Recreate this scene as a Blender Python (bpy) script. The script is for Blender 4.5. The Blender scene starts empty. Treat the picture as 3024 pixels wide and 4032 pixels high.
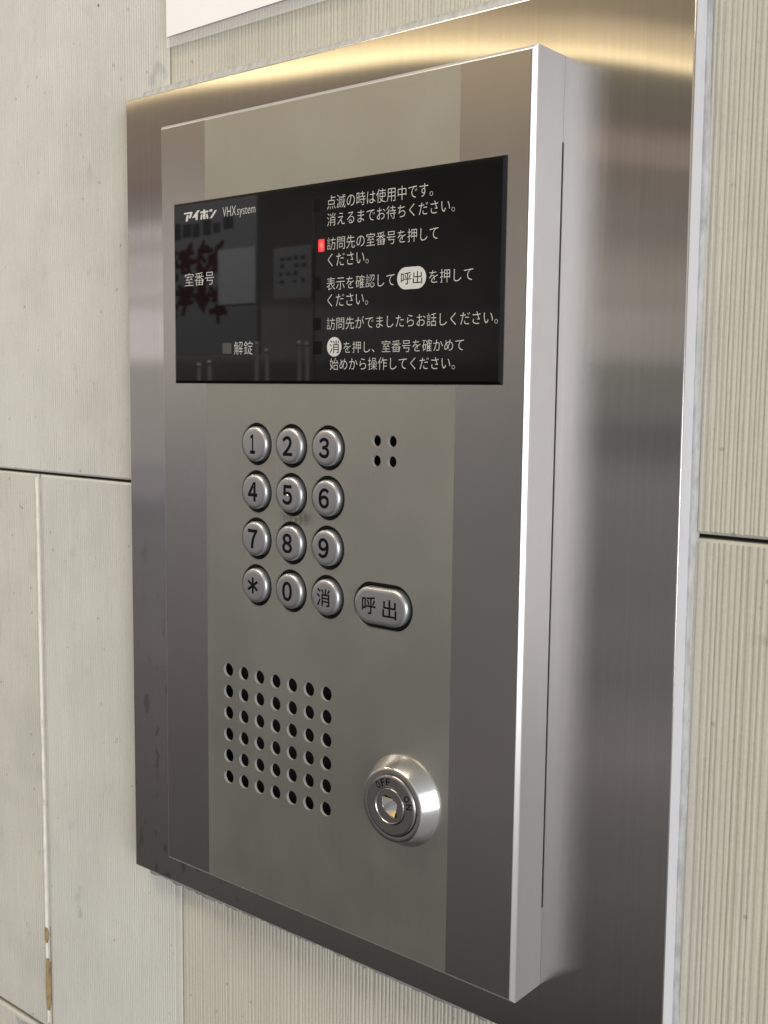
import bpy, bmesh, math, random
from mathutils import Matrix, Vector

# ---------------------------------------------------------------- frame of reference
# all shapes are written in millimetres on the intercom: x right, y up, z out of the wall
# (z = 0 is the front face of the intercom); P() turns that into Blender metres, Z up.
def P(x, y, z=0.0):
    return Vector((x * .001, -z * .001, y * .001))

scene = bpy.context.scene
COL = scene.collection

# ---------------------------------------------------------------- camera
cam_d = bpy.data.cameras.new('camera')
cam = bpy.data.objects.new('camera', cam_d); COL.objects.link(cam)
cx = Vector((0.77044919, 0.01091989, -0.63740788))
cy = -Vector((0.07699881, -0.99412738, 0.07603908))
cz = -Vector((-0.63283429, -0.1076639, -0.76676545))
m = Matrix.Identity(4)
for i, a in enumerate((cx, cy, cz)):
    b = (a.x, -a.z, a.y)
    for j in range(3):
        m[j][i] = b[j]
m.translation = P(271.877, 47.4445, 292.234)
cam.matrix_world = m
cam_d.sensor_fit = 'VERTICAL'; cam_d.sensor_height = 36; cam_d.sensor_width = 27
cam_d.lens = 4359.683 / 4032 * 36
cam_d.clip_start = 0.01; cam_d.clip_end = 50
cam_d.dof.use_dof = True; cam_d.dof.focus_distance = 0.405; cam_d.dof.aperture_fstop = 45
scene.camera = cam

# ---------------------------------------------------------------- surrounding light
world = bpy.data.worlds.new('World'); scene.world = world; world.use_nodes = True
nt = world.node_tree; nt.nodes.clear()
def N(t, kind, **kw):
    n = t.nodes.new(kind)
    for k, v in kw.items():
        setattr(n, k, v)
    return n
def math_node(t, op, a, b=None, c=None, clamp=False):
    n = N(t, 'ShaderNodeMath', operation=op, use_clamp=clamp)
    for i, v in enumerate((a, b, c)):
        if v is None: continue
        if isinstance(v, (int, float)): n.inputs[i].default_value = v
        else: t.links.new(v, n.inputs[i])
    return n.outputs[0]
def ramp(t, fac, stops, interp='LINEAR'):
    n = N(t, 'ShaderNodeValToRGB'); r = n.color_ramp; r.interpolation = interp
    while len(r.elements) > 1: r.elements.remove(r.elements[0])
    r.elements[0].position = stops[0][0]; r.elements[0].color = (*stops[0][1], 1)
    for p, c in stops[1:]:
        e = r.elements.new(p); e.color = (*c, 1)
    t.links.new(fac, n.inputs['Fac']); return n.outputs['Color']
tc = N(nt, 'ShaderNodeTexCoord'); sep = N(nt, 'ShaderNodeSeparateXYZ')
nt.links.new(tc.outputs['Generated'], sep.inputs[0])
X, Y, Z = sep.outputs
h = math_node(nt, 'MULTIPLY_ADD', Z, .5, .5)
h0 = math_node(nt, 'MULTIPLY_ADD', Z, .5, .5)
def S(lst, k=1.0):
    return [((z + 1) / 2, tuple(min(c * k, 10) for c in col)) for z, col in lst]
far_end = S([(-1, (.03, .03, .028)), (-.6, (.035, .033, .03)), (-.40, (.085, .077, .073)), (-.27, (.13, .118, .116)),
    (-.18, (.15, .136, .138)), (-.10, (.17, .158, .166)), (-.085, (.27, .245, .262)), (-.07, (.25, .235, .245)),
    (-.055, (.33, .31, .29)), (.022, (.37, .345, .32)), (.030, (.72, .67, .65)), (.070, (.73, .69, .67)), (.078, (.52, .46, .43)),
    (.12, (.50, .44, .40)), (.17, (.34, .30, .27)), (.20, (.22, .18, .16)), (.24, (.25, .20, .155)),
    (.262, (.27, .215, .165)), (.274, (.36, .28, .20)), (.2765, (3.4, 2.8, 1.6)), (.285, (2.4, 1.9, 1.02)), (.296, (1.0, .76, .44)),
    (.325, (.75, .57, .34)), (.34, (.34, .28, .19)), (.38, (.62, .48, .33)), (.55, (.55, .43, .30)), (.68, (.24, .21, .16)), (1, (.22, .2, .17))])
near_end = S([(-1, (.03, .03, .028)), (-.52, (.05, .045, .042)), (-.41, (.15, .14, .132)), (-.31, (.225, .208, .203)),
    (-.25, (.16, .152, .153)), (-.165, (.185, .18, .183)), (-.077, (.19, .187, .185)), (-.060, (.16, .16, .16)), (-.054, (.12, .12, .125)), (-.030, (.115, .115, .12)),
    (-.018, (.17, .17, .16)), (.012, (.19, .185, .165)), (.028, (.18, .175, .155)), (.036, (.25, .235, .20)), (.10, (.27, .25, .21)), (.14, (.20, .18, .15)),
    (.195, (.24, .20, .17)), (.203, (.36, .29, .24)), (.222, (.34, .28, .23)), (.230, (.18, .145, .125)), (.262, (.17, .155, .12)), (.2745, (.22, .20, .14)),
    (.2765, (2.3, 1.85, 1.1)), (.282, (1.5, 1.2, .72)), (.287, (.85, .65, .40)), (.302, (.72, .57, .36)), (.309, (.24, .20, .14)), (.335, (.26, .21, .15)), (.37, (.85, .64, .43)), (.55, (.70, .53, .36)), (.68, (.22, .19, .15)), (1, (.22, .2, .17))])
street_side = S([(-1, (.22, .22, .22)), (-.5, (.38, .38, .38)), (-.1, (.62, .63, .64)), (.2, (.8, .83, .86)), (.5, (.55, .56, .56)), (1, (.28, .26, .22))])
ca = ramp(nt, h, far_end); cb = ramp(nt, h, near_end); cc = ramp(nt, h0, street_side)
def mix(t, f, a, b):
    n = N(t, 'ShaderNodeMix', data_type='RGBA')
    if isinstance(f, float): n.inputs[0].default_value = f
    else: t.links.new(f, n.inputs[0])
    for i, v in ((6, a), (7, b)):
        if isinstance(v, tuple): n.inputs[i].default_value = (*v, 1)
        else: t.links.new(v, n.inputs[i])
    return n.outputs[2]
def maprange(t, v, a, b, lo=0., hi=1., smooth=True):
    n = N(t, 'ShaderNodeMapRange', interpolation_type='SMOOTHSTEP' if smooth else 'LINEAR')
    t.links.new(v, n.inputs[0])
    for i, q in ((1, a), (2, b), (3, lo), (4, hi)): n.inputs[i].default_value = q
    return n.outputs[0]
c1 = mix(nt, maprange(nt, X, -.70, -.45), ca, cb)
wob = N(nt, 'ShaderNodeTexNoise'); wob.inputs['Scale'].default_value = 7; wob.inputs['Detail'].default_value = 4; wob.inputs['Roughness'].default_value = .6
nt.links.new(tc.outputs['Generated'], wob.inputs['Vector'])
vs = N(nt, 'ShaderNodeVectorMath', operation='SCALE'); nt.links.new(c1, vs.inputs[0]); nt.links.new(maprange(nt, wob.outputs['Fac'], .3, .7, .72, 1.28, False), vs.inputs['Scale'])
c1 = vs.outputs[0]
c2 = mix(nt, maprange(nt, X, -.2, .35), c1, cc)
bg = N(nt, 'ShaderNodeBackground'); bg.inputs['Strength'].default_value = 1.0
nt.links.new(c2, bg.inputs['Color'])
nt.links.new(bg.outputs[0], N(nt, 'ShaderNodeOutputWorld').inputs[0])

def area(name, pos, target, sx, sy, power, color):
    l = bpy.data.lights.new(name, 'AREA'); l.shape = 'RECTANGLE'; l.size = sx; l.size_y = sy
    l.energy = power; l.color = color
    o = bpy.data.objects.new(name, l); COL.objects.link(o)
    p, q = P(*pos), P(*target)
    o.location = p; o.rotation_euler = (q - p).to_track_quat('-Z', 'Y').to_euler()
    return o
for k_ in (-1, 0, 1):      # three door panes towards the street
    area('street_daylight', (1950 - 160 * k_, 60, 900 + 346 * k_), (-160 * k_, 0, 346 * k_), .33, 1.25, 8.8, (.97, .97, 1.0))
area('board_fill', (-1400, 950, 650), (-1470, 250, 1300), .5, .3, 24, (1, .98, .96))  # added fill, aimed at the mirrored board only to brighten it
area('ceiling_lamp', (-250, 1150, 700), (-150, 0, 0), .9, .35, 12, (1.0, .90, .74))

scene.view_settings.view_transform = 'Standard'; scene.view_settings.look = 'None'
scene.view_settings.exposure = 0; scene.view_settings.gamma = 1
scene.view_settings.use_curve_mapping = False

# ---------------------------------------------------------------- materials
MATS = {}
def new_mat(name):
    mt = bpy.data.materials.new(name); mt.use_nodes = True
    t = mt.node_tree; b = t.nodes['Principled BSDF']; MATS[name] = mt
    return mt, t, b
def simple(name, col, rough=.5, metal=0., spec=.5):
    mt, t, b = new_mat(name)
    b.inputs['Base Color'].default_value = (*col, 1); b.inputs['Roughness'].default_value = rough
    b.inputs['Metallic'].default_value = metal; b.inputs['Specular IOR Level'].default_value = spec
    return mt
def coords(t, scale, src='Object'):
    tcn = N(t, 'ShaderNodeTexCoord'); mp = N(t, 'ShaderNodeMapping')
    mp.inputs['Scale'].default_value = scale
    t.links.new(tcn.outputs[src], mp.inputs[0]); return mp.outputs[0]
def noise(t, vec, scale, detail=2, rough=.5):
    n = N(t, 'ShaderNodeTexNoise'); n.inputs['Scale'].default_value = scale
    n.inputs['Detail'].default_value = detail; n.inputs['Roughness'].default_value = rough
    t.links.new(vec, n.inputs['Vector']); return n.outputs['Fac']
def brushed(name, col, rough, aniso, streak, metal=1.0, bump=.0, grain=1.0, rough_var=.05):
    mt, t, b = new_mat(name)
    v = coords(t, (2200 * grain, 2200 * grain, 12)); f = noise(t, v, 1.0, 3, .65)
    v2 = coords(t, (350, 350, 5)); f2 = noise(t, v2, 1.0, 2, .6)
    ff = math_node(t, 'ADD', math_node(t, 'MULTIPLY', f, .6), math_node(t, 'MULTIPLY', f2, .4))
    lo = tuple(c * (1 - streak) for c in col); hi = tuple(min(1, c * (1 + streak)) for c in col)
    t.links.new(ramp(t, ff, [(.3, lo), (.7, hi)]), b.inputs['Base Color'])
    t.links.new(maprange(t, ff, .3, .7, rough - rough_var, rough + rough_var), b.inputs['Roughness'])
    b.inputs['Metallic'].default_value = metal
    b.inputs['Anisotropic'].default_value = aniso
    tg = N(t, 'ShaderNodeTangent', direction_type='UV_MAP', uv_map='grain')
    t.links.new(tg.outputs[0], b.inputs['Tangent']); b.inputs['Anisotropic Rotation'].default_value = .0
    if bump:
        bn = N(t, 'ShaderNodeBump'); bn.inputs['Strength'].default_value = bump; bn.inputs['Distance'].default_value = .0001
        t.links.new(f, bn.inputs['Height']); t.links.new(bn.outputs[0], b.inputs['Normal'])
    return mt, t, b
M_STEEL, ts, bs = brushed('brushed_stainless', (.665, .645, .63), .045, .0, .06, 1.0, .0, 1.0, .0)
# the brushing: upright scratches too fine to see tilt the surface sideways only, by random amounts
geo = N(ts, 'ShaderNodeNewGeometry'); tilt = []
for k_ in (1.0e5, 1.37e5):
    vm = N(ts, 'ShaderNodeVectorMath', operation='SCALE'); ts.links.new(geo.outputs['Position'], vm.inputs[0]); vm.inputs['Scale'].default_value = k_
    wn = N(ts, 'ShaderNodeTexWhiteNoise', noise_dimensions='3D'); ts.links.new(vm.outputs[0], wn.inputs['Vector']); tilt.append(wn.outputs['Value'])
tx = math_node(ts, 'MULTIPLY', math_node(ts, 'SUBTRACT', math_node(ts, 'ADD', tilt[0], tilt[1]), 1.0), .20)
cv = N(ts, 'ShaderNodeCombineXYZ'); ts.links.new(tx, cv.inputs[0])
va = N(ts, 'ShaderNodeVectorMath', operation='ADD'); ts.links.new(geo.outputs['Normal'], va.inputs[0]); ts.links.new(cv.outputs[0], va.inputs[1])
vn = N(ts, 'ShaderNodeVectorMath', operation='NORMALIZE'); ts.links.new(va.outputs[0], vn.inputs[0])
ts.links.new(vn.outputs[0], bs.inputs['Normal'])
# water spots and finger marks near the lower left corner of the backplate: a rougher, duller skin of its own
vv = coords(ts, (1, 1, .6)); sp = noise(ts, vv, 170, 2, .5)
tcn = N(ts, 'ShaderNodeTexCoord'); sx = N(ts, 'ShaderNodeSeparateXYZ'); ts.links.new(tcn.outputs['Object'], sx.inputs[0])
low = math_node(ts, 'MULTIPLY', maprange(ts, sx.outputs[2], .05, -.12), maprange(ts, sx.outputs[0], -.02, -.09))
mask = math_node(ts, 'MULTIPLY', maprange(ts, sp, .60, .68), low)
old = bs.inputs['Base Color'].links[0].from_socket
ts.links.new(mix(ts, math_node(ts, 'MULTIPLY', mask, .55), old, (.30, .285, .27)), bs.inputs['Base Color'])
M_SIDE, tsd, bsd = brushed('satin_steel_band', (.57, .547, .525), .26, .5, .012, 1.0, .0, 1.0, .0)
M_MID, tm, bm_ = brushed('matt_grey_coating', (.53, .532, .482), .42, .2, .015, .95, .0, 1.0, .01)
def handled(t, b, amount, grease):
    # greasy patches and a few hairline scratches left by keys and hands
    rsock = b.inputs['Roughness'].links[0].from_socket
    patch = noise(t, coords(t, (1, 1, 1)), 26, 2, .5)
    t.links.new(math_node(t, 'ADD', rsock, maprange(t, patch, .35, .7, -grease, grease)), b.inputs['Roughness'])
    tcn = N(t, 'ShaderNodeTexCoord'); acc = None
    for rot_, sd in ((.5, .0), (-.9, .37), (1.2, .81)):
        mp = N(t, 'ShaderNodeMapping'); mp.inputs['Rotation'].default_value = (0, rot_, 0); mp.inputs['Scale'].default_value = (2600, 1, 38); mp.inputs['Location'].default_value = (sd, 0, sd * 3)
        t.links.new(tcn.outputs['Object'], mp.inputs[0])
        q = maprange(t, noise(t, mp.outputs[0], 1.0, 1, .4), .775, .82); acc = q if acc is None else math_node(t, 'MAXIMUM', acc, q)
    old = b.inputs['Base Color'].links[0].from_socket
    t.links.new(mix(t, math_node(t, 'MULTIPLY', acc, amount), old, (.80, .79, .75)), b.inputs['Base Color'])
# grime between the 5 and 8 buttons, fine mottling of the coating
tcn = N(tm, 'ShaderNodeTexCoord'); sx = N(tm, 'ShaderNodeSeparateXYZ'); tm.links.new(tcn.outputs['Object'], sx.inputs[0])
gx = math_node(tm, 'ADD', sx.outputs[0], .0105); gz = math_node(tm, 'ADD', sx.outputs[2], -.0012)
gx2 = math_node(tm, 'DIVIDE', gx, .0105); gz2 = math_node(tm, 'DIVIDE', gz, .0035)
rr = math_node(tm, 'SQRT', math_node(tm, 'ADD', math_node(tm, 'MULTIPLY', gx2, gx2), math_node(tm, 'MULTIPLY', gz2, gz2)))
gn = noise(tm, coords(tm, (1, 1, 1)), 420, 4, .7)
gm = math_node(tm, 'MULTIPLY', maprange(tm, rr, 1.15, .3), maprange(tm, gn, .38, .56))
old = bm_.inputs['Base Color'].links[0].from_socket
mott = noise(tm, coords(tm, (1, 1, 1)), 1500, 3, .6)
old2 = mix(tm, maprange(tm, mott, .3, .7, 0., .10), old, (.30, .29, .27))
tm.links.new(mix(tm, math_node(tm, 'MULTIPLY', gm, .55), old2, (.11, .085, .05)), bm_.inputs['Base Color'])
handled(tm, bm_, .35, .03); handled(tsd, bsd, .0, .012)
M_FRAME, _, _ = brushed('anodised_aluminium', (.585, .56, .55), .30, .3, .02, .80, .0, 1.0, .01)
M_EDGE, _, _ = brushed('daylit_steel_edge', (.78, .78, .82), .40, .3, .03, .25, .0)  # paler and bluer than the sheet: daylight on the fold put into its colour
M_GLASS = simple('black_window', (.0030, .0031, .0030), .022, 0, .32)
M_GLASSEDGE = simple('window_edge', (.012, .012, .013), .12, 0, .5)
M_INK = simple('white_print', (.60, .60, .57), .55)
M_PUNCH = simple('punched_edge', (.42, .415, .385), .5, .2)
M_DARK = simple('recess_shade', (.006, .006, .006), .7)  # near-black carries the shade of the frame slot and hole interiors
M_BEZEL = simple('bezel_rubber', (.010, .009, .008), .75, 0, .2)
M_ENGR = simple('engraved_black', (.006, .006, .007), .9, 0, .1)
M_INDIC = simple('indicator_off', (.0018, .0018, .0018), .35, 0, .17)
M_INDGREY = simple('indicator_grey', (.07, .07, .067), .4)
M_BRASS = simple('brass', (.75, .58, .26), .22, 1.0)
M_BUTTON, tb, bb = new_mat('satin_button')
bb.inputs['Base Color'].default_value = (.50, .50, .515, 1); bb.inputs['Metallic'].default_value = .88; bb.inputs['Roughness'].default_value = .36
nn = noise(tb, coords(tb, (1, 1, 1)), 900, 3, .6)
tb.links.new(maprange(tb, nn, .3, .7, .34, .36), bb.inputs['Roughness'])
def lathe_metal(name, col, rough):
    mt, t, b = new_mat(name)
    b.inputs['Base Color'].default_value = (*col, 1); b.inputs['Metallic'].default_value = 1.0
    nz = noise(t, coords(t, (1, 1, 1)), 1400, 3, .6)
    t.links.new(maprange(t, nz, .3, .7, rough - .01, rough + .01), b.inputs['Roughness'])
    return mt
M_CONE = lathe_metal('turned_chrome', (.74, .73, .72), .17)
M_RING = lathe_metal('dull_chrome', (.50, .49, .475), .26)
M_LED, tl, bl = new_mat('lit_red_lamp')
bl.inputs['Base Color'].default_value = (.5, .02, .03, 1); bl.inputs['Emission Strength'].default_value = 1.0
tcn = N(tl, 'ShaderNodeTexCoord'); mp = N(tl, 'ShaderNodeMapping'); tl.links.new(tcn.outputs['Generated'], mp.inputs[0])
mp.inputs['Location'].default_value = (-.5, 0, -.5); mp.inputs['Scale'].default_value = (1, 0, 1)
ln = N(tl, 'ShaderNodeVectorMath', operation='LENGTH'); tl.links.new(mp.outputs[0], ln.inputs[0])
tl.links.new(ramp(tl, ln.outputs['Value'], [(.0, (1.4, .26, .20)), (.25, (1.2, .12, .10)), (.5, (1.0, .02, .03)), (.66, (.55, 0, .008))]), bl.inputs['Emission Color'])

def tile_mat(name, base, dark, speck=1.0):
    mt, t, b = new_mat(name)
    v = coords(t, (1, 1, 1))
    cloud = noise(t, v, 16, 4, .6)
    c = mix(t, maprange(t, cloud, .35, .75, 0., .6), base, dark)
    strk = noise(t, coords(t, (320, 320, 14)), 1.0, 3, .6)          # along the ribs
    c = mix(t, maprange(t, strk, .35, .75, 0., .07), c, tuple(q * .70 for q in dark))
    fine = noise(t, v, 700, 3, .7)
    c = mix(t, maprange(t, fine, .45, .75, 0., .16), c, tuple(q * .6 for q in dark))
    vo = N(t, 'ShaderNodeTexVoronoi'); vo.inputs['Scale'].default_value = 130; t.links.new(v, vo.inputs['Vector'])
    pick = noise(t, v, 90, 2, .5)
    sp1 = math_node(t, 'MULTIPLY', maprange(t, vo.outputs['Distance'], .13, .06), maprange(t, pick, .44, .54))
    vo2 = N(t, 'ShaderNodeTexVoronoi'); vo2.inputs['Scale'].default_value = 48; t.links.new(v, vo2.inputs['Vector'])
    sp2 = math_node(t, 'MULTIPLY', maprange(t, vo2.outputs['Distance'], .045, .025), maprange(t, pick, .52, .60))
    c = mix(t, math_node(t, 'MULTIPLY', sp1, .42 * speck), c, (.13, .125, .10))
    c = mix(t, math_node(t, 'MULTIPLY', sp2, .8 * speck), c, (.06, .055, .04))
    smear = math_node(t, 'MULTIPLY', maprange(t, noise(t, v, 55, 3, .55), .62, .74), maprange(t, noise(t, v, 9, 2, .5), .45, .62))
    c = mix(t, math_node(t, 'MULTIPLY', smear, .42), c, (.24, .235, .225))
    t.links.new(c, b.inputs['Base Color']); b.inputs['Roughness'].default_value = .62
    b.inputs['Specular IOR Level'].default_value = .0
    bn = N(t, 'ShaderNodeBump'); bn.inputs['Strength'].default_value = .35; bn.inputs['Distance'].default_value = .0006
    t.links.new(fine, bn.inputs['Height']); t.links.new(bn.outputs[0], b.inputs['Normal'])
    return mt
M_TILE_A = tile_mat('pale_green_grey_tile', (.615, .61, .56), (.52, .512, .467))
M_TILE_B = tile_mat('warm_lit_cream_tile', (.54, .52, .445), (.475, .455, .39), 1.0)  # cream tint, with the warmer light on the right put into the colour
M_TILE_C = tile_mat('greyed_tile', (.585, .575, .51), (.465, .455, .41), 1.1)
M_MORTAR = simple('dark_joint', (.035, .033, .028), .9)
M_LIP, t_, b_ = new_mat('white_joint_lip')
f_ = noise(t_, coords(t_, (1, 1, .35)), 260, 4, .65)
t_.links.new(ramp(t_, f_, [(.30, (.56, .54, .47)), (.5, (.80, .79, .74)), (.8, (.84, .83, .79))]), b_.inputs['Base Color'])
b_.inputs['Roughness'].default_value = .8
M_CHIP, t_, b_ = new_mat('brown_chipped_mortar')
f_ = noise(t_, coords(t_, (1, 1, .5)), 420, 4, .7)
t_.links.new(ramp(t_, f_, [(.3, (.16, .10, .045)), (.5, (.36, .27, .14)), (.7, (.47, .40, .27))]), b_.inputs['Base Color'])
b_.inputs['Roughness'].default_value = .9
M_SEAL, t_, b_ = new_mat('grey_sealant')
f_ = noise(t_, coords(t_, (1, 1, .4)), 300, 4, .65)
t_.links.new(ramp(t_, f_, [(.3, (.31, .31, .30)), (.55, (.45, .455, .445)), (.75, (.54, .54, .53))]), b_.inputs['Base Color'])
b_.inputs['Roughness'].default_value = .5
M_PAPER, t_, b_ = new_mat('white_paper')
f_ = noise(t_, coords(t_, (1, 1, 1)), 60, 3, .5)
t_.links.new(ramp(t_, f_, [(.3, (.91, .91, .92)), (.7, (.94, .94, .95))]), b_.inputs['Base Color']); b_.inputs['Roughness'].default_value = .35
M_FILM, t_, b_ = new_mat('clear_film')
b_.inputs['Base Color'].default_value = (.93, .93, .95, 1); b_.inputs['Roughness'].default_value = .12; b_.inputs['Alpha'].default_value = .22
M_BOARD = simple('pale_board', (.37, .37, .39), .6)
M_BLOT = simple('dark_grey_ink', (.10, .095, .10), .6)
M_RED = simple('dark_red_ink', (.10, .03, .034), .6)
M_SHEET = simple('white_sheet', (.72, .72, .75), .5)
M_DIM = simple('dim_sheet', (.40, .40, .42), .5)
M_CHROME_LIT = simple('chrome', (.95, .95, .96), .30, .45)  # whitened base stands in for bright highlights on the posts
M_GREYPAINT = simple('grey_paint', (.25, .25, .26), .5)

# ---------------------------------------------------------------- builders
ORIG = {}
def link(o, parent, origin):
    COL.objects.link(o); ORIG[o.name] = origin
    if parent is not None:
        o.parent = parent; po = ORIG[parent.name]
        o.location = P(origin[0] - po[0], origin[1] - po[1], origin[2] - po[2])
    else:
        o.location = P(*origin)
    return o
def mesh_obj(name, verts, faces, mats, parent=None, origin=(0, 0, 0), mat_idx=None, smooth=None, uv=True):
    me = bpy.data.meshes.new(name)
    me.from_pydata([P(v[0] - origin[0], v[1] - origin[1], v[2] - origin[2]) for v in verts], [], faces)
    if not isinstance(mats, (list, tuple)): mats = [mats]
    for q in mats: me.materials.append(q)
    if mat_idx: me.polygons.foreach_set('material_index', mat_idx)
    if uv:
        l = me.uv_layers.new(name='grain')
        for lo in me.loops:
            v = verts[lo.vertex_index]; l.data[lo.index].uv = ((v[0] - v[2] * .71) * .01, v[1] * .01)
    if smooth is not None:
        me.polygons.foreach_set('use_smooth', [True] * len(me.polygons))
        me.set_sharp_from_angle(angle=math.radians(smooth))
    me.update()
    return link(bpy.data.objects.new(name, me), parent, origin)
def thing(name, label, cat, origin, group=None):
    o = bpy.data.objects.new(name, None); o.empty_display_size = .01
    link(o, None, origin); o['label'] = label; o['category'] = cat
    if group: o['group'] = group
    return o
def tag(o, label, cat, group=None, kind=None):
    o['label'] = label; o['category'] = cat
    if group: o['group'] = group
    if kind: o['kind'] = kind
def ring_sweep(corners, prof, close_face=False):
    """corners: 4 (x,y) ccw; prof: list of (outward offset, z). Mitred sweep."""
    n = len(corners); V = []; F = []
    def off(i, o):
        a = Vector(corners[i - 1]); b = Vector(corners[i]); c = Vector(corners[(i + 1) % n])
        e1 = (b - a).normalized(); e2 = (c - b).normalized()
        n1 = Vector((e1.y, -e1.x)); n2 = Vector((e2.y, -e2.x))
        k = (n1 + n2) / (1 + n1.dot(n2)); return b + k * o
    for o, z in prof:
        for i in range(n):
            p = off(i, o); V.append((p.x, p.y, z))
    for j in range(len(prof) - 1):
        for i in range(n):
            a = j * n + i; b = j * n + (i + 1) % n; F.append((a, b, b + n, a + n)[::-1])
    if close_face: F.append(tuple(range(n)))
    return V, F
def rect(x0, x1, y0, y1): return [(x0, y0), (x1, y0), (x1, y1), (x0, y1)]
def box(x0, x1, y0, y1, z0, z1):
    V = [(x, y, z) for z in (z0, z1) for y in (y0, y1) for x in (x0, x1)]
    return V, [(0, 2, 3, 1), (4, 5, 7, 6), (0, 1, 5, 4), (2, 6, 7, 3), (0, 4, 6, 2), (1, 3, 7, 5)]
def lathe(prof, hw=0.0, seg=64, c=(0, 0)):
    """prof: (r, z) from outside in; hw stretches it sideways into a pill."""
    V = []; F = []
    for r, z in prof:
        for k in range(seg):
            a = 2 * math.pi * (k + .5) / seg
            V.append((c[0] + r * math.cos(a) + (hw if math.cos(a) > 0 else -hw), c[1] + r * math.sin(a), z))
    for j in range(len(prof) - 1):
        for k in range(seg):
            a = j * seg + k; b = j * seg + (k + 1) % seg; F.append((a, b, b + seg, a + seg))
    j = (len(prof) - 1) * seg; F.append(tuple(range(j, j + seg)))
    return V, F
def eval_mesh(o):
    dg = bpy.context.evaluated_depsgraph_get(); e = o.evaluated_get(dg); me = e.to_mesh()
    V = [tuple(v.co) for v in me.vertices]; F = [tuple(p.vertices) for p in me.polygons]
    e.to_mesh_clear(); return V, F
def text_mesh(body, thin=0.0, shear=0.0):
    cu = bpy.data.curves.new('lettering_tmp', 'FONT'); cu.body = body; cu.size = 1.0; cu.offset = thin; cu.shear = shear
    cu.resolution_u = 4
    o = bpy.data.objects.new('lettering_tmp', cu); COL.objects.link(o)
    V, F = eval_mesh(o); bpy.data.objects.remove(o); bpy.data.curves.remove(cu)
    return V, F
def fit_text(body, x0, x1, y0, y1, z, thin=0.0, rot=0.0):
    V, F = text_mesh(body, thin)
    ax = min(v[0] for v in V); bx = max(v[0] for v in V); ay = min(v[1] for v in V); by = max(v[1] for v in V)
    V = [(x0 + (v[0] - ax) / (bx - ax) * (x1 - x0), y0 + (v[1] - ay) / (by - ay) * (y1 - y0), z) for v in V]
    if rot:
        mx, my = (x0 + x1) / 2, (y0 + y1) / 2; c, s = math.cos(rot), math.sin(rot)
        V = [(mx + (x - mx) * c - (y - my) * s, my + (x - mx) * s + (y - my) * c, z) for x, y, z in V]
    return V, F
def merge(*parts):
    V = []; F = []
    for v, f in parts:
        k = len(V); V += list(v); F += [tuple(i + k for i in q) for q in f]
    return V, F
def sheet_with_holes(outer, holes, z0, z1):
    """flat plate with real holes: a filled 2D curve with thickness. holes: (x, y, r, half straight length)"""
    cu = bpy.data.curves.new('plate_tmp', 'CURVE'); cu.dimensions = '2D'; cu.fill_mode = 'BOTH'; cu.extrude = (z1 - z0) / 2
    def poly(pts):
        s = cu.splines.new('POLY'); s.points.add(len(pts) - 1); s.use_cyclic_u = True
        for q, p in zip(s.points, pts): q.co = (p[0], p[1], 0, 1)
    poly(outer)
    for x, y, r, hw in holes:
        n = 40
        poly([(x + r * math.cos(2 * math.pi * (k + .5) / n) + (hw if math.cos(2 * math.pi * (k + .5) / n) > 0 else -hw),
               y + r * math.sin(2 * math.pi * (k + .5) / n)) for k in range(n)])
    o = bpy.data.objects.new('plate_tmp', cu); COL.objects.link(o)
    V, F = eval_mesh(o); bpy.data.objects.remove(o); bpy.data.curves.remove(cu)
    return [(x, y, z + (z0 + z1) / 2) for x, y, z in V], F

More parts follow.
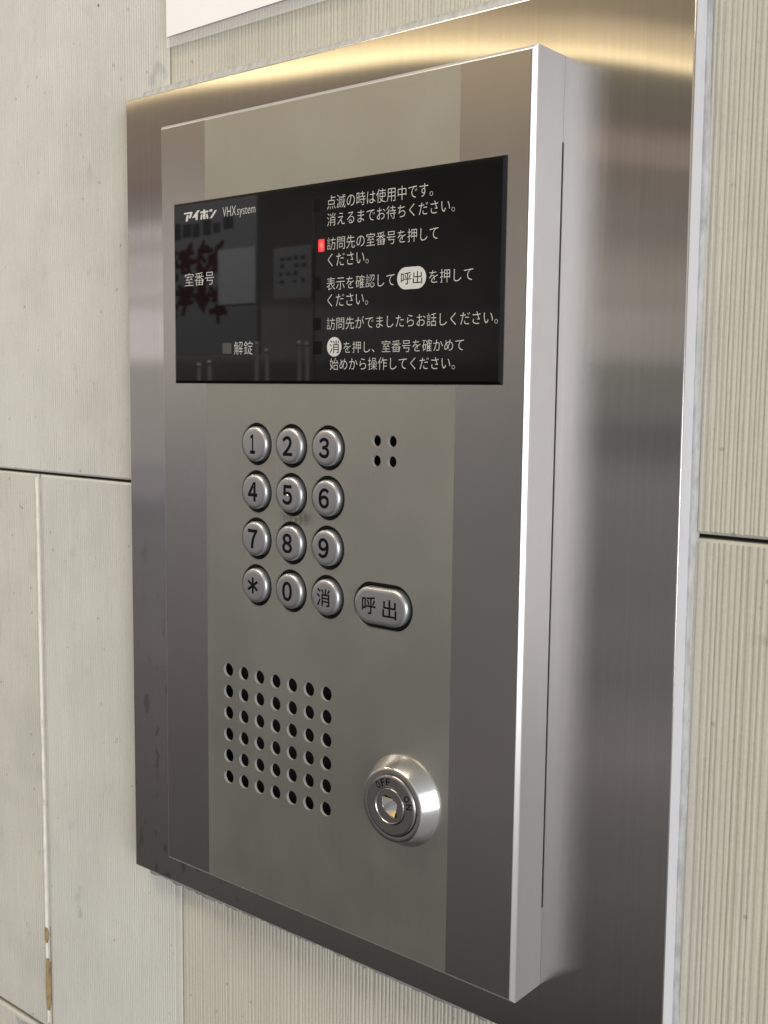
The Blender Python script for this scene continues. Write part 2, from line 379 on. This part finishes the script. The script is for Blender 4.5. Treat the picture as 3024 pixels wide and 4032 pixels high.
# ---------------------------------------------------------------- ribbed tile wall
ZT = -25.4                                        # crest of the ribs
wall = thing('tiled_wall', 'pale ribbed tile wall with narrow dark joints behind the steel intercom', 'wall', (0, -420, -40))
def ribbed_tile(x0, x1, y0, y1, pitch, seed, mat, lip_l=1.6, lip_r=1.6, step=5.0, depth=.55, even=False):
    rnd = random.Random(seed); sec = [(x0, -36.), (x0, ZT - 1.0), (x0 + .5, ZT - .35), (x0 + lip_l, ZT - .25)]
    x = x0 + lip_l
    while x < x1 - lip_r - pitch * 1.6:
        w = pitch * rnd.choice((.9, 1.0, 1.1) if even else (.62, .8, .95, 1.0, 1.1, 1.25, 1.5)) * rnd.uniform(.94, 1.06)
        d = depth * (rnd.uniform(.9, 1.1) if even else rnd.uniform(.7, 1.15))
        if even: sec += [(x + .02 * w, ZT - d), (x + .30 * w, ZT - .35 * d), (x + .52 * w, ZT - .04), (x + .66 * w, ZT - .1 * d), (x + .92 * w, ZT - .8 * d)]
        else: sec += [(x + .10 * w, ZT - d), (x + .30 * w, ZT - d * .95), (x + .46 * w, ZT - .10 * rnd.random()), (x + .80 * w, ZT - .12 * rnd.random()), (x + .98 * w, ZT - d * .8)]
        x += w
    sec += [(x1 - lip_r, ZT - .25), (x1 - .5, ZT - .3), (x1, ZT - .9), (x1, -36.)]
    n = len(sec); rows = []
    nr = max(2, int((y1 - y0 - 2) / step)); ys = [y0 + 1 + (y1 - y0 - 2) * k / nr for k in range(nr + 1)]
    rows.append((y0, 1.2, 0)); rows.append((y0 + .25, .75, 0)); rows.append((y0 + .7, .5, 0))
    rows += [(y, 0, 1) for y in ys]
    rows += [(y1 - .7, .5, 0), (y1 - .25, .75, 0), (y1, 1.2, 0)]
    V = []; ph = [(rnd.uniform(0, 6.28), rnd.uniform(0, 6.28)) for _ in sec]
    for y, sink, jit in rows:
        for i, (sx_, sz_) in enumerate(sec):
            inner = 3 < i < n - 4
            jx = (.03 * math.sin(y * .11 + ph[i][0]) + rnd.uniform(-.025, .025)) * jit if inner else 0
            jz = rnd.uniform(-.05, .03) * jit if inner else 0
            z = sz_ if sz_ < -30 else min(sz_ + jz, ZT - sink)
            V.append((sx_ + jx, y, z))
    F = []
    for j in range(len(rows) - 1):
        for i in range(n - 1):
            a = j * n + i; F.append((a, a + 1, a + n + 1, a + n))
    F.append(tuple(range(n))[::-1]); k = (len(rows) - 1) * n; F.append(tuple(range(k, k + n)))
    return mesh_obj('tile', V, F, mat, wall, ((x0 + x1) / 2, (y0 + y1) / 2, -30), uv=False)
JY0, JY1 = 4.35, 5.75
ribbed_tile(-430, -112.0, JY1, 302, 1.55, 1, M_TILE_A, lip_r=3.2, even=True, depth=.58)
ribbed_tile(-111.0, 330, JY1, 302, 1.62, 2, M_TILE_B, depth=.42)
ribbed_tile(-430, -216.6, -291.8, JY0, 1.6, 3, M_TILE_C, lip_r=1.0, even=True, depth=.58)
ribbed_tile(-214.9, -109.0, -293.5, JY0, 1.5, 4, M_TILE_A, lip_r=2.6, even=True, depth=.58)
ribbed_tile(-108.2, 330, -293.5, JY0, 1.85, 5, M_TILE_B, depth=.42)
ribbed_tile(-430, 330, -430, -294.7, 1.6, 6, M_TILE_C, step=12)
V, F = box(-430, 330, -430, 302, -40, -30.5); mesh_obj('joint_backing', V, F, M_MORTAR, wall, (0, -420, -40), uv=False)
# white lip, paler than the tiles, left of the open joint and its two brown chips
rnd = random.Random(8); V = []; F = []
ys = [-288 + 291 * k / 120 for k in range(121)]
for y in ys:
    w = 2.5 + rnd.uniform(-.12, .12); rough_z = rnd.uniform(-.08, .08)
    worn = 0.5 if y < -235 else 0.0
    V += [(-219.2 + .25 * math.sin(y * .05), y, -26.2), (-218.6, y, -25.15 + rough_z), (-217.4 - worn * rnd.random(), y, -25.2 + rough_z), (-216.6 - worn * rnd.random() * .8, y, -26.6), (-216.5, y, -30)]
for j in range(120):
    for i in range(4):
        a = j * 5 + i; F.append((a, a + 1, a + 6, a + 5))
mesh_obj('joint_lip', V, F, M_LIP, wall, (-217, -140, -26), smooth=60, uv=False)
def chip(cx_, y0, y1, w, seed):
    r = random.Random(seed); n = 14; L = []; R_ = []
    for k in range(n + 1):
        t = k / n; y = y0 + (y1 - y0) * t; ww = w * (math.sin(math.pi * min(max(t, .04), .96)) ** .3)
        L.append((cx_ - ww / 2 - r.uniform(0, .25), y)); R_.append((cx_ + ww / 2 + r.uniform(0, .12), y))
    V = []; F = []
    for (a, y), (b, _) in zip(L, R_):
        V += [(a, y, -26), (a + .25, y, -24.95 + r.uniform(-.1, .06)), ((a + b) / 2, y, -24.9 + r.uniform(-.1, .1)), (b - .2, y, -25.1), (b, y, -27)]
    for j in range(n):
        for i in range(4):
            q = j * 5 + i; F.append((q, q + 1, q + 6, q + 5))
    mesh_obj('mortar_chip', V, F, M_CHIP, wall, (cx_, y0, -25), smooth=60, uv=False)
chip(-217.9, -243.5, -235.0, 2.5, 1); chip(-217.6, -281, -252, 3.0, 2)
# broken lip of the lowest tile
V = []; F = []; r = random.Random(4)
for k in range(20):
    a = math.pi * (1 + k / 19); V.append((-236 + 12 * math.cos(a), -296.5 + 7.5 * math.sin(a) * (.85 + .3 * r.random()), -24.9))
V += [(x, y, -27.0) for x, y, _ in V]; F = [tuple(range(20))] + [(i, i + 20, i + 21, i + 1) for i in range(19)] + [(19, 39, 20, 0)]
mesh_obj('broken_patch', V, F, M_SEAL, wall, (-236, -300, -25), uv=False)

# ---------------------------------------------------------------- laminated notice above
notice = thing('paper_notice', 'white laminated paper notice fixed above the steel backplate, cropped by the picture edge', 'notice', (-110, 196, -24))
def sheet_quad(x0, x1, yl, yr, top, z0, z1):
    V = [(x0, yl, z0), (x1, yr, z0), (x1, top, z0), (x0, top, z0), (x0, yl, z1), (x1, yr, z1), (x1, top, z1), (x0, top, z1)]
    return V, [(3, 2, 1, 0), (4, 5, 6, 7), (0, 1, 5, 4), (1, 2, 6, 5), (2, 3, 7, 6), (3, 0, 4, 7)]
V, F = sheet_quad(-110.2, 110, 195.4, 197.9, 300, -23.2, -22.9); mesh_obj('paper', V, F, M_PAPER, notice, (-110, 196, -23), uv=False)
V, F = sheet_quad(-110.6, 116, 191.0, 192.6, 195.3, -23.35, -23.22)
V[2] = (116, 197.8, -23.35); V[6] = (116, 197.8, -23.22)
mesh_obj('clear_film', V, F, M_FILM, notice, (-110, 191, -23.4), uv=False)

# ---------------------------------------------------------------- steel backplate
plate = thing('steel_backplate', 'wide brushed stainless steel backplate sealed to the ribbed tiles around the intercom', 'metal plate', (0, -172.5, -26))
PC = [(-130.8, -172.5), (132.1, -172.5), (129.9, 171.3), (-130.75, 171.3)]
V, F = ring_sweep(PC, [(-.55, -17.0), (-.30, -17.04), (-.1, -17.2), (0, -17.5)])
mesh_obj('rolled_edge', V, F, M_STEEL, plate, (0, 0, -17), smooth=60)
# the sheet is fine-meshed so that it can sag a little, as thin sheet does
PI_ = [(PC[0][0] + .56, PC[0][1] + .56), (PC[1][0] - .56, PC[1][1] + .56), (PC[2][0] - .56, PC[2][1] - .56), (PC[3][0] + .56, PC[3][1] - .56)]
V = []; F = []; NRM = []; nu, nv = 36, 48
for j in range(nv + 1):
    for i in range(nu + 1):
        a, b = i / nu, j / nv
        x = (PI_[0][0] * (1 - a) + PI_[1][0] * a) * (1 - b) + (PI_[3][0] * (1 - a) + PI_[2][0] * a) * b
        y = PI_[0][1] * (1 - b) + PI_[2][1] * b
        V.append((x, y, -17.0))
        # slight dishing of the thin sheet: strongest at its top corners
        l = max(0, (60 - x) / 190); r_ = max(0, (x - 90) / 40); g = min(1, max(0, (y - 70) / 75)); g = g * g * (3 - 2 * g)
        ny = (.034 * l ** 1.7 + .009 * r_ ** 1.5) * g + .0012 * math.sin(x * .045 + y * .02)
        nx = .004 * math.sin(y * .03 + x * .02)
        NRM.append(Vector((nx, -1, ny)).normalized())
for j in range(nv):
    for i in range(nu):
        a = j * (nu + 1) + i; F.append((a, a + 1, a + nu + 2, a + nu + 1))
fs = mesh_obj('face_sheet', V, F, M_STEEL, plate, (0, 0, -17), smooth=60)
fs.data.normals_split_custom_set_from_vertices(NRM)
V, F = ring_sweep(PC, [(0, -17.52), (-.02, -26.0), (-1.5, -26.0), (-1.5, -18.0)])
mesh_obj('folded_edge', V, F, M_EDGE, plate, (0, 0, -20))
# sealant bead all round
rnd = random.Random(5); V = []; F = []
pts = []
for i in range(4):
    a = Vector(PC[i]); b = Vector(PC[(i + 1) % 4]); L = (b - a).length; n = int(L / 2.2)
    e = (b - a).normalized(); nn_ = Vector((e.y, -e.x))
    for k in range(n): pts.append((a + e * (L * k / n), nn_, k / n))
for p, nn_, t in pts:
    j = rnd.uniform(-.12, .16); w = (5.4 if nn_.y > .5 else 6.3 + rnd.uniform(-.5, .8) if nn_.y < -.5 else 1.5) + .4 * math.sin(p.y * .07 + p.x * .05) + j
    for o, z in ((-.2, -24.2), (.35, -24.25 + .3 * rnd.random()), (.55 * w, -24.75 + .15 * rnd.random()), (w, -25.45), (w + .25, -27)):
        q = p + nn_ * o; V.append((q.x, q.y, z))
n = len(pts)
for k in range(n):
    for i in range(4):
        a = k * 5 + i; b = ((k + 1) % n) * 5 + i; F.append((a, b, b + 1, a + 1))
mesh_obj('sealant', V, F, M_SEAL, plate, (0, 0, -25), smooth=70, uv=False)

# ---------------------------------------------------------------- intercom
ic = thing('door_intercom', 'grey metal door intercom with black window, number keypad, speaker holes and key switch', 'intercom', (0, -150, -17))
W2, H2 = 85.956, 150.0
# aluminium frame
PR = [(0, -1.4), (.0, -.02), (.28, -.10), (1.34, -1.30), (1.5, -1.6), (1.5, -16.5), (.6, -16.5)]
V, F = ring_sweep(rect(-W2, W2, -H2, H2), PR)
mesh_obj('frame', V, F, M_FRAME, ic, (0, 0, -8))
for s in (1, -1):
    y0, y1 = (125.5, H2 + 1.5) if s > 0 else (-H2 - 1.5, -124.3)
    V, F = box(W2 + .5, W2 + 1.49, y0, y1, -16.95, -16.51); mesh_obj('frame_foot', V, F, M_FRAME, ic, (W2, y0, -16))
V, F = box(-W2 + .3, W2 - .9, -H2 + 1, H2 - 1, -16.98, -13.0); mesh_obj('base_tray', V, F, M_DARK, ic, (0, 0, -16), uv=False)
# front plate: matt middle band with real holes, satin bands left and right
KX, KY, PX, PY, KR = -32.125, 27.404, 18.306, 18.008, 8.116
holes = [(KX + j * PX, KY - i * PY, KR, 0) for i in range(4) for j in range(3)]
holes.append((30.494, -26.618, 8.131, 5.274))
mic = [(27.023 + j * 6.935, 30.778 - i * 6.935, 1.98, 0) for i in range(2) for j in range(2)]
spk = [(-48.327 + j * 8.752, -62.599 - i * 8.741, 2.72, 0) for i in range(6) for j in range(7)]
V, F = sheet_with_holes(rect(-60.4, 60.05, -H2, H2), holes + mic + spk, -1.2, 0)
mi = []
for f in F:
    a, b, c_ = (Vector(V[q]) for q in f[:3]); mi.append(1 if abs((b - a).cross(c_ - a).normalized().z) < .5 else 0)
mesh_obj('front_panel', V, F, [M_MID, M_PUNCH], ic, (0, 0, 0), mi)
for x0, x1 in ((-W2 + .03, -60.41), (60.06, W2 - .12)):
    V, F = box(x0, x1, -H2 + .03, H2 - .03, -1.2, 0); mesh_obj('satin_band', V, F, M_SIDE, ic, (x0, 0, 0))
V, F = box(-84, 84, -148, 148, -6.0, -5.5); mesh_obj('inner_tray', V, F, M_DARK, ic, (0, 0, -6), uv=False)
# display window
ZG = .85
V, F = ring_sweep(rect(-78.45, 78.25, 50.05, 120.15), [(-1.15, ZG), (-1.1, ZG), (-.12, .35), (0, .2), (0, -.6)], close_face=True)
win = mesh_obj('display_window', V, F, M_GLASS, ic, (0, 85, 0), uv=False)
zi = ZG + .02
def ink(parts, name='lettering', mat=M_INK, parent=win):
    V, F = parts; return mesh_obj(name, V, F, mat, parent, (V[0][0], V[0][1], V[0][2]), uv=False)
TH = -.012
ink(fit_text('点滅の時は使用中です。', 4.2, 50.35, 110.45, 115.05, zi, TH))
ink(fit_text('消えるまでお待ちください。', 4.25, 59.2, 104.75, 109.1, zi, TH))
ink(fit_text('訪問先の室番号を押して', 4.3, 52.8, 96.55, 100.95, zi, TH))
ink(fit_text('ください。', 4.7, 23.4, 90.9, 95.3, zi, TH))
ink(fit_text('表示を確認して', 4.2, 34.8, 82.75, 87.15, zi, TH))
ink(fit_text('を押して', 49.4, 66.75, 82.75, 87.05, zi, TH))
ink(fit_text('ください。', 4.6, 23.3, 77.05, 81.3, zi, TH))
ink(fit_text('訪問先がでましたらお話しください。', 4.3, 76.5, 69.0, 73.25, zi, TH))
ink(fit_text('を押し、室番号を確かめて', 12.3, 63.7, 60.8, 64.85, zi, TH))
ink(fit_text('始めから操作してください。', 5.9, 60.3, 54.95, 59.15, zi, TH))
ink(fit_text('室番号', -71.6, -54.6, 87.9, 93.0, zi, TH))
ink(fit_text('解錠', -43.4, -33.3, 60.95, 65.95, zi, TH))
ink(fit_text('VHX', -49.5, -42.1, 112.75, 116.35, zi, -.012))
ink(fit_text('system', -41.5, -31.75, 111.75, 115.25, zi, -.012))
LOGO = [[(-71.75, 116.26), (-67.0, 116.34), (-66.68, 116.09), (-67.79, 113.94), (-68.93, 113.96), (-68.19, 115.7), (-71.76, 115.69)],
        [(-70.18, 115.26), (-68.96, 115.24), (-69.57, 112.95), (-70.92, 112.95)],
        [(-63.98, 116.52), (-62.41, 116.49), (-63.67, 115.36), (-63.77, 112.9), (-64.9, 112.93), (-65.01, 114.02), (-66.15, 113.95), (-67.15, 113.93)],
        [(-62.25, 115.91), (-60.52, 115.96), (-60.43, 116.54), (-59.44, 116.53), (-59.4, 115.96), (-57.53, 115.95), (-57.63, 115.29), (-59.31, 115.28), (-59.23, 112.94), (-60.47, 112.93), (-60.55, 115.24), (-62.18, 115.25)],
        [(-61.89, 114.74), (-60.84, 114.77), (-61.16, 112.94), (-62.2, 112.96)],
        [(-58.92, 114.73), (-57.98, 114.74), (-57.58, 112.95), (-58.56, 112.92)],
        [(-56.94, 116.22), (-55.28, 116.24), (-55.33, 115.43), (-56.9, 115.38)],
        [(-53.9, 115.66), (-52.66, 115.7), (-55.5, 112.93), (-56.77, 112.93)]]
V = []; F = []
for poly in LOGO:
    k = len(V); V += [(x, y, zi) for x, y in poly]
    for tri in __import__('mathutils').geometry.tessellate_polygon([[Vector((x, y, 0)) for x, y in poly]]):
        F.append(tuple(k + i for i in tri))
ink((V, F), 'logo')
def disc(cx_, cy_, r, hw, z, seg=48):
    return lathe([(r, z)], hw, seg, (cx_, cy_))
ink(disc(42.05, 84.97, 3.62, 2.45, zi), 'white_oval'); ink(fit_text('呼出', 37.6, 46.5, 82.95, 87.0, zi + .03), 'lettering', M_ENGR)
ink(disc(7.9, 63.06, 3.4, 0, zi), 'white_disc'); ink(fit_text('消', 5.75, 10.3, 60.85, 65.35, zi + .03), 'lettering', M_ENGR)
def quad(x0, x1, y0, y1, z): return [(x0, y0, z), (x1, y0, z), (x1, y1, z), (x0, y1, z)], [(0, 1, 2, 3)]
V, F = box(.1, 3.0, 96.25, 100.55, ZG - .3, zi); led = mesh_obj('indicator_lamp', V, F, M_LED, win, (1.5, 98.4, ZG), uv=False); led['label'] = 'lit red indicator lamp'
for a, b, c, d in ((-2.4, .8, 110.1, 114.6), (-2.2, 1.2, 82.9, 87.6), (-2.3, 1.5, 69.0, 73.4), (-2.3, 2.0, 60.5, 65.1)):
    V, F = quad(a, b, c, d, ZG + .01); mesh_obj('indicator_lamp', V, F, M_INDIC, win, (a, c, ZG), uv=False)
V, F = quad(-49.9, -44.9, 61.4, 65.45, ZG + .01); o = mesh_obj('indicator_lamp', V, F, M_INDGREY, win, (-47, 63, ZG), uv=False); o['label'] = 'unlit grey indicator square'

# keypad: one button of each shape, the round one copied
cap_prof = [(6.65, -4.), (6.62, .5), (6.45, 1.12), (6.15, 1.47), (5.75, 1.67), (5.25, 1.77), (4.7, 1.80)]
bez_prof = [(8.09, -5.), (8.09, -.9), (7.9, -.8), (7.2, -.8), (7.0, -1.0), (6.9, -5.)]
def bezel(parent, c, hw):
    V, F = lathe(bez_prof, hw, 56, c); return mesh_obj('bezel', V, F[:-1], M_BEZEL, parent, (c[0], c[1], 0), smooth=40, uv=False)
TOP = 1.80
glyphs = [['１', '２', '３'], ['４', '５', '６'], ['７', '８', '９'], [None, '０', '消']]
gw = {'１': 2.75, '消': 6.7}
cap0 = bez0 = None
for i in range(4):
    for j in range(3):
        x, y = KX + j * PX, KY - i * PY
        if cap0 is None:
            V, F = lathe(cap_prof, 0, 64, (x, y)); cap0 = cap = mesh_obj('keypad_button', V, F, M_BUTTON, ic, (x, y, 0), smooth=50, uv=False)
            bez0 = bezel(cap, (x, y), 0)
        else:
            cap = cap0.copy(); link(cap, ic, (x, y, 0)); bz = bez0.copy(); link(bz, cap, (x, y, 0))
        g = glyphs[i][j]; hw_, hh = (gw.get(g, 5.1) / 2, 3.7)
        gx_, gy_ = x - .35, y
        if g == '消': hw_, hh = 3.35, 3.3
        if g is None:
            parts = []
            for a in (math.pi / 2, math.pi / 6 + .06, -math.pi / 6 - .06):
                c, s = math.cos(a), math.sin(a); L = 3.1; w = .5
                parts.append(([(gx_ + c * L - s * w, gy_ + s * L + c * w, TOP + .02 + .004 * len(parts)), (gx_ - c * L - s * w, gy_ - s * L + c * w, TOP + .02 + .004 * len(parts)),
                               (gx_ - c * L + s * w, gy_ - s * L - c * w, TOP + .02 + .004 * len(parts)), (gx_ + c * L + s * w, gy_ + s * L - c * w, TOP + .02 + .004 * len(parts))], [(0, 1, 2, 3)]))
            VF = merge(*parts)
        else:
            VF = fit_text(g, gx_ - hw_, gx_ + hw_, gy_ - hh, gy_ + hh, TOP + .02, .03 if g != '消' else .012)
        ink(VF, 'digit' if g not in (None, '消') else 'symbol', M_ENGR, cap)
        if g == '５':
            V, F = lathe([(.55, TOP), (.5, TOP + .25), (.3, TOP + .42), (.1, TOP + .48)], 0, 20, (x - .2, y - .2))
            mesh_obj('touch_dot', V, F, M_CONE, cap, (x, y, TOP), smooth=60, uv=False)
c = (30.494, -26.618)
V, F = lathe(cap_prof, 5.274, 64, c); cb_ = mesh_obj('call_button', V, F, M_BUTTON, ic, (c[0], c[1], 0), smooth=50, uv=False)
bezel(cb_, c, 5.274)
ink(fit_text('呼', 22.6, 28.9, -29.7, -23.4, TOP + .02, .012), 'symbol', M_ENGR, cb_); ink(fit_text('出', 31.9, 38.2, -30.2, -23.6, TOP + .02, .012), 'symbol', M_ENGR, cb_)

# key switch
LC = (40.7, -93.8)
V, F = lathe([(16.13, .0), (16.13, .5), (15.9, .85), (13.15, 5.95), (12.75, 6.3), (12.2, 6.4), (11.1, 6.35), (10.85, 6.1), (10.8, 3.0)], 0, 96, LC)
lock = mesh_obj('key_switch', V, F[:-1], M_CONE, ic, (LC[0], LC[1], 0), smooth=32, uv=False)
V, F = lathe([(10.65, 3.0), (10.65, 6.75), (10.45, 7.1), (10.1, 7.25), (9.7, 7.25), (6.75, 7.2), (6.55, 7.05), (6.5, 4.)], 0, 80, LC)
mesh_obj('dial_ring', V, F[:-1], M_RING, lock, (LC[0], LC[1], 7), smooth=32, uv=False)
KW = [(-3.2, 2.6), (-1.9, 3.65), (.55, 3.3), (1.9, 2.65), (3.3, 1.6), (3.45, .55), (3.0, -.95), (3.45, -2.9), (2.1, -3.8), (0, -3.3), (-1.9, -2.25), (-3.0, -.45)]   # keyway outline
kw = [(LC[0] + x, LC[1] + y) for x, y in KW]
cu = bpy.data.curves.new('plug_tmp', 'CURVE'); cu.dimensions = '2D'; cu.fill_mode = 'BOTH'; cu.extrude = .35
for pts_ in ([(LC[0] + 5.75 * math.cos(2 * math.pi * k / 48), LC[1] + 5.75 * math.sin(2 * math.pi * k / 48)) for k in range(48)], kw):
    s = cu.splines.new('POLY'); s.points.add(len(pts_) - 1); s.use_cyclic_u = True
    for q, p in zip(s.points, pts_): q.co = (p[0], p[1], 0, 1)
o = bpy.data.objects.new('plug_tmp', cu); COL.objects.link(o); PV, PF = eval_mesh(o); bpy.data.objects.remove(o); bpy.data.curves.remove(cu)
PV = [(x, y, z + 7.25) for x, y, z in PV]
RV, RF = lathe([(6.35, 4.), (6.35, 7.5), (6.2, 7.8), (5.95, 7.85), (5.75, 7.6), (5.72, 7.2)], 0, 64, LC)
V, F = merge((PV, PF), (RV, RF[:-1])); mesh_obj('lock_plug', V, F, M_RING, lock, (LC[0], LC[1], 7), smooth=32, uv=False)
# inside of the keyway: brass wall sloping inwards and a dark slot
def ngon(pts_, z): return [(x, y, z) for x, y in pts_]
V = ngon(kw, 6.9) + ngon(kw, 4.0); n = len(kw); F = [(i, (i + 1) % n, (i + 1) % n + n, i + n) for i in range(n)] + [tuple(range(n, 2 * n))[::-1]]
mesh_obj('key_slot', V, F, M_DARK, lock, (LC[0], LC[1], 4), uv=False)
def at(x, y, z): return (LC[0] + x, LC[1] + y, z)
rimA, rimH, rimG, rimF, rimE = at(-3.15, 2.5, 7.3), at(-2.95, -.45, 7.3), at(-1.85, -2.2, 7.3), at(0, -3.25, 7.3), at(2.0, -3.7, 7.3)
inB, inC, inD = at(.3, 1.7, 6.0), at(1.9, 1.0, 5.6), at(1.7, -1.4, 5.6)
V = [rimA, rimH, rimG, rimF, rimE, inB, inC, inD, at(-2.9, 2.85, 7.2), at(.4, 2.1, 5.9)]
mesh_obj('keyway', V, [(0, 5, 1), (1, 5, 2), (2, 5, 6, 7), (2, 7, 3), (3, 7, 4), (0, 8, 9, 5)], [M_CONE, M_BRASS], lock, (LC[0], LC[1], 6), [0, 0, 0, 0, 1, 1], uv=False)
def arc_text(chars, angles, rad, hgt, wid):
    parts = []
    for ch, a in zip(chars, angles):
        a = math.radians(a); px_, py_ = LC[0] + rad * math.sin(a), LC[1] + rad * math.cos(a)
        parts.append(fit_text(ch, px_ - wid / 2, px_ + wid / 2, py_ - hgt / 2, py_ + hgt / 2, 7.27, .015, -a))
    return merge(*parts)
ink(arc_text('OFF', (-40, -23, -7), 8.3, 2.6, 1.75), 'lettering', M_ENGR, lock)
ink(arc_text('ON', (60, 79), 8.35, 2.6, 2.0), 'lettering', M_ENGR, lock)

# ---------------------------------------------------------------- what the black window mirrors: the other side of the entrance
ZR = 1300.
board = thing('notice_board', 'pale notice board with dark red lettering, mirrored in the left half of the black window', 'notice board', (-1510, 120, ZR))
V, F = box(-1690, -1381, 122, 445, ZR, ZR + 12); mesh_obj('panel', V, F, M_BOARD, board, (-1510, 122, ZR), uv=False)
rnd = random.Random(21); parts = []
for k in range(7):
    x = -1672 + k * 32; parts.append(box(x, x + rnd.uniform(20, 30), 368 + k * 1.5 + rnd.uniform(-3, 3), 398 + rnd.uniform(-4, 6), ZR - .6, ZR - .1))
V, F = merge(*parts); mesh_obj('small_lettering', V, F, M_BLOT, board, (-1570, 370, ZR), uv=False)
parts = []; zc = 0
for k in range(4):
    for row in range(2):
        ox, oy = -1652 + k * 52, 318 - row * 84
        for q in range(11):
            a = rnd.choice((0, 0, math.pi / 2, math.pi / 2, .8, -.8, 1.1)) + rnd.uniform(-.12, .12); L = rnd.uniform(13, 27); w = rnd.uniform(4.4, 6.6)
            mx, my = ox + rnd.uniform(-14, 14), oy + rnd.uniform(-28, 28); c, s_ = math.cos(a), math.sin(a); zc += 1
            pts_ = [(mx + c * L - s_ * w, my + s_ * L + c * w), (mx - c * L - s_ * w * .8, my - s_ * L + c * w * .8), (mx - c * L + s_ * w, my - s_ * L - c * w), (mx + c * L + s_ * w * .7, my + s_ * L - c * w * .7)]
            parts.append(([(x, y, ZR - .4 - .01 * zc) for x, y in pts_], [(0, 1, 2, 3)]))
V, F = merge(*parts); mesh_obj('large_lettering', V, F, M_RED, board, (-1580, 200, ZR), uv=False)
V, F = box(-1494, -1382.5, 224.5, 337, ZR - 3, ZR - 2); o = mesh_obj('paper_notice', V, F, M_SHEET, None, (-1438, 224, ZR), uv=False)
tag(o, 'bright blank white sheet taped over the pale notice board opposite, seen mirrored', 'notice')
n2 = thing('paper_notice', 'dim grey sheet with rows of dark print right of the mirrored notice board', 'notice', (-1300, 232, ZR))
V, F = box(-1353, -1249, 232, 333, ZR + 20, ZR + 21); mesh_obj('paper', V, F, M_DIM, n2, (-1300, 232, ZR + 20), uv=False)
parts = []
for q in range(4):
    for k in range(4):
        if rnd.random() < .8:
            x = -1336 + k * 20 + rnd.uniform(-2, 2); y = 262 + q * 15; parts.append(box(x, x + rnd.uniform(8, 15), y, y + rnd.uniform(5, 9), ZR + 19.4, ZR + 19.9))
V, F = merge(*parts); mesh_obj('print', V, F, M_BLOT, n2, (-1300, 262, ZR + 19), uv=False)
V, F = box(-1255, -1251, -600, 420, ZR + 30, ZR + 34); o = mesh_obj('metal_pole', V, F, M_GREYPAINT, None, (-1253, -600, ZR + 30), uv=False)
tag(o, 'thin upright grey door edge strip mirrored beside the red indicator lamp', 'pole')
def tube(x, y0, y1, z, r, seg=16):
    V = []; F = []
    for y in (y0, y1):
        for k in range(seg): V.append((x + r * math.cos(2 * math.pi * k / seg), y, z + r * math.sin(2 * math.pi * k / seg)))
    for k in range(seg): F.append((k, (k + 1) % seg, seg + (k + 1) % seg, seg + k))
    F += [tuple(range(seg)), tuple(range(2 * seg - 1, seg - 1, -1))]; return V, F
def knob(x, y, z, r):
    V = []; F = []; nu, nv = 16, 8
    for j in range(1, nv):
        for i in range(nu):
            a, b = 2 * math.pi * i / nu, math.pi * j / nv; V.append((x + r * math.sin(b) * math.cos(a), y + r * math.cos(b), z + r * math.sin(b) * math.sin(a)))
    for j in range(nv - 2):
        for i in range(nu): F.append((j * nu + i, j * nu + (i + 1) % nu, (j + 1) * nu + (i + 1) % nu, (j + 1) * nu + i))
    F += [tuple(range(nu)), tuple(range((nv - 2) * nu, (nv - 1) * nu))[::-1]]; return V, F
for x, ytop, lab in ((-1513, 99, 'short chrome post mirrored left of the unlock sign'), (-1480, 104, 'short chrome post mirrored just under the unlock indicator square'),
                     (-1340, 139, 'tall dull chrome post mirrored left of the brightest post'), (-1311, 125, 'brightest chrome post mirrored in the middle of the black window'),
                     (-1222, 138, 'chrome post mirrored below the lowest indicator lamp'), (-1202, 136, 'rightmost chrome post mirrored under the instructions')):
    t = thing('chrome_post', lab, 'post', (x, -500, ZR - 40), 'chrome posts mirrored in the black window')
    V, F = tube(x, -500, ytop - 3, ZR - 40, 4.0); mesh_obj('tube', V, F, M_CHROME_LIT, t, (x, -500, ZR - 40), smooth=40, uv=False)
    V, F = knob(x, ytop, ZR - 40, 6.0); mesh_obj('knob', V, F, M_CHROME_LIT, t, (x, ytop, ZR - 40), smooth=60, uv=False)
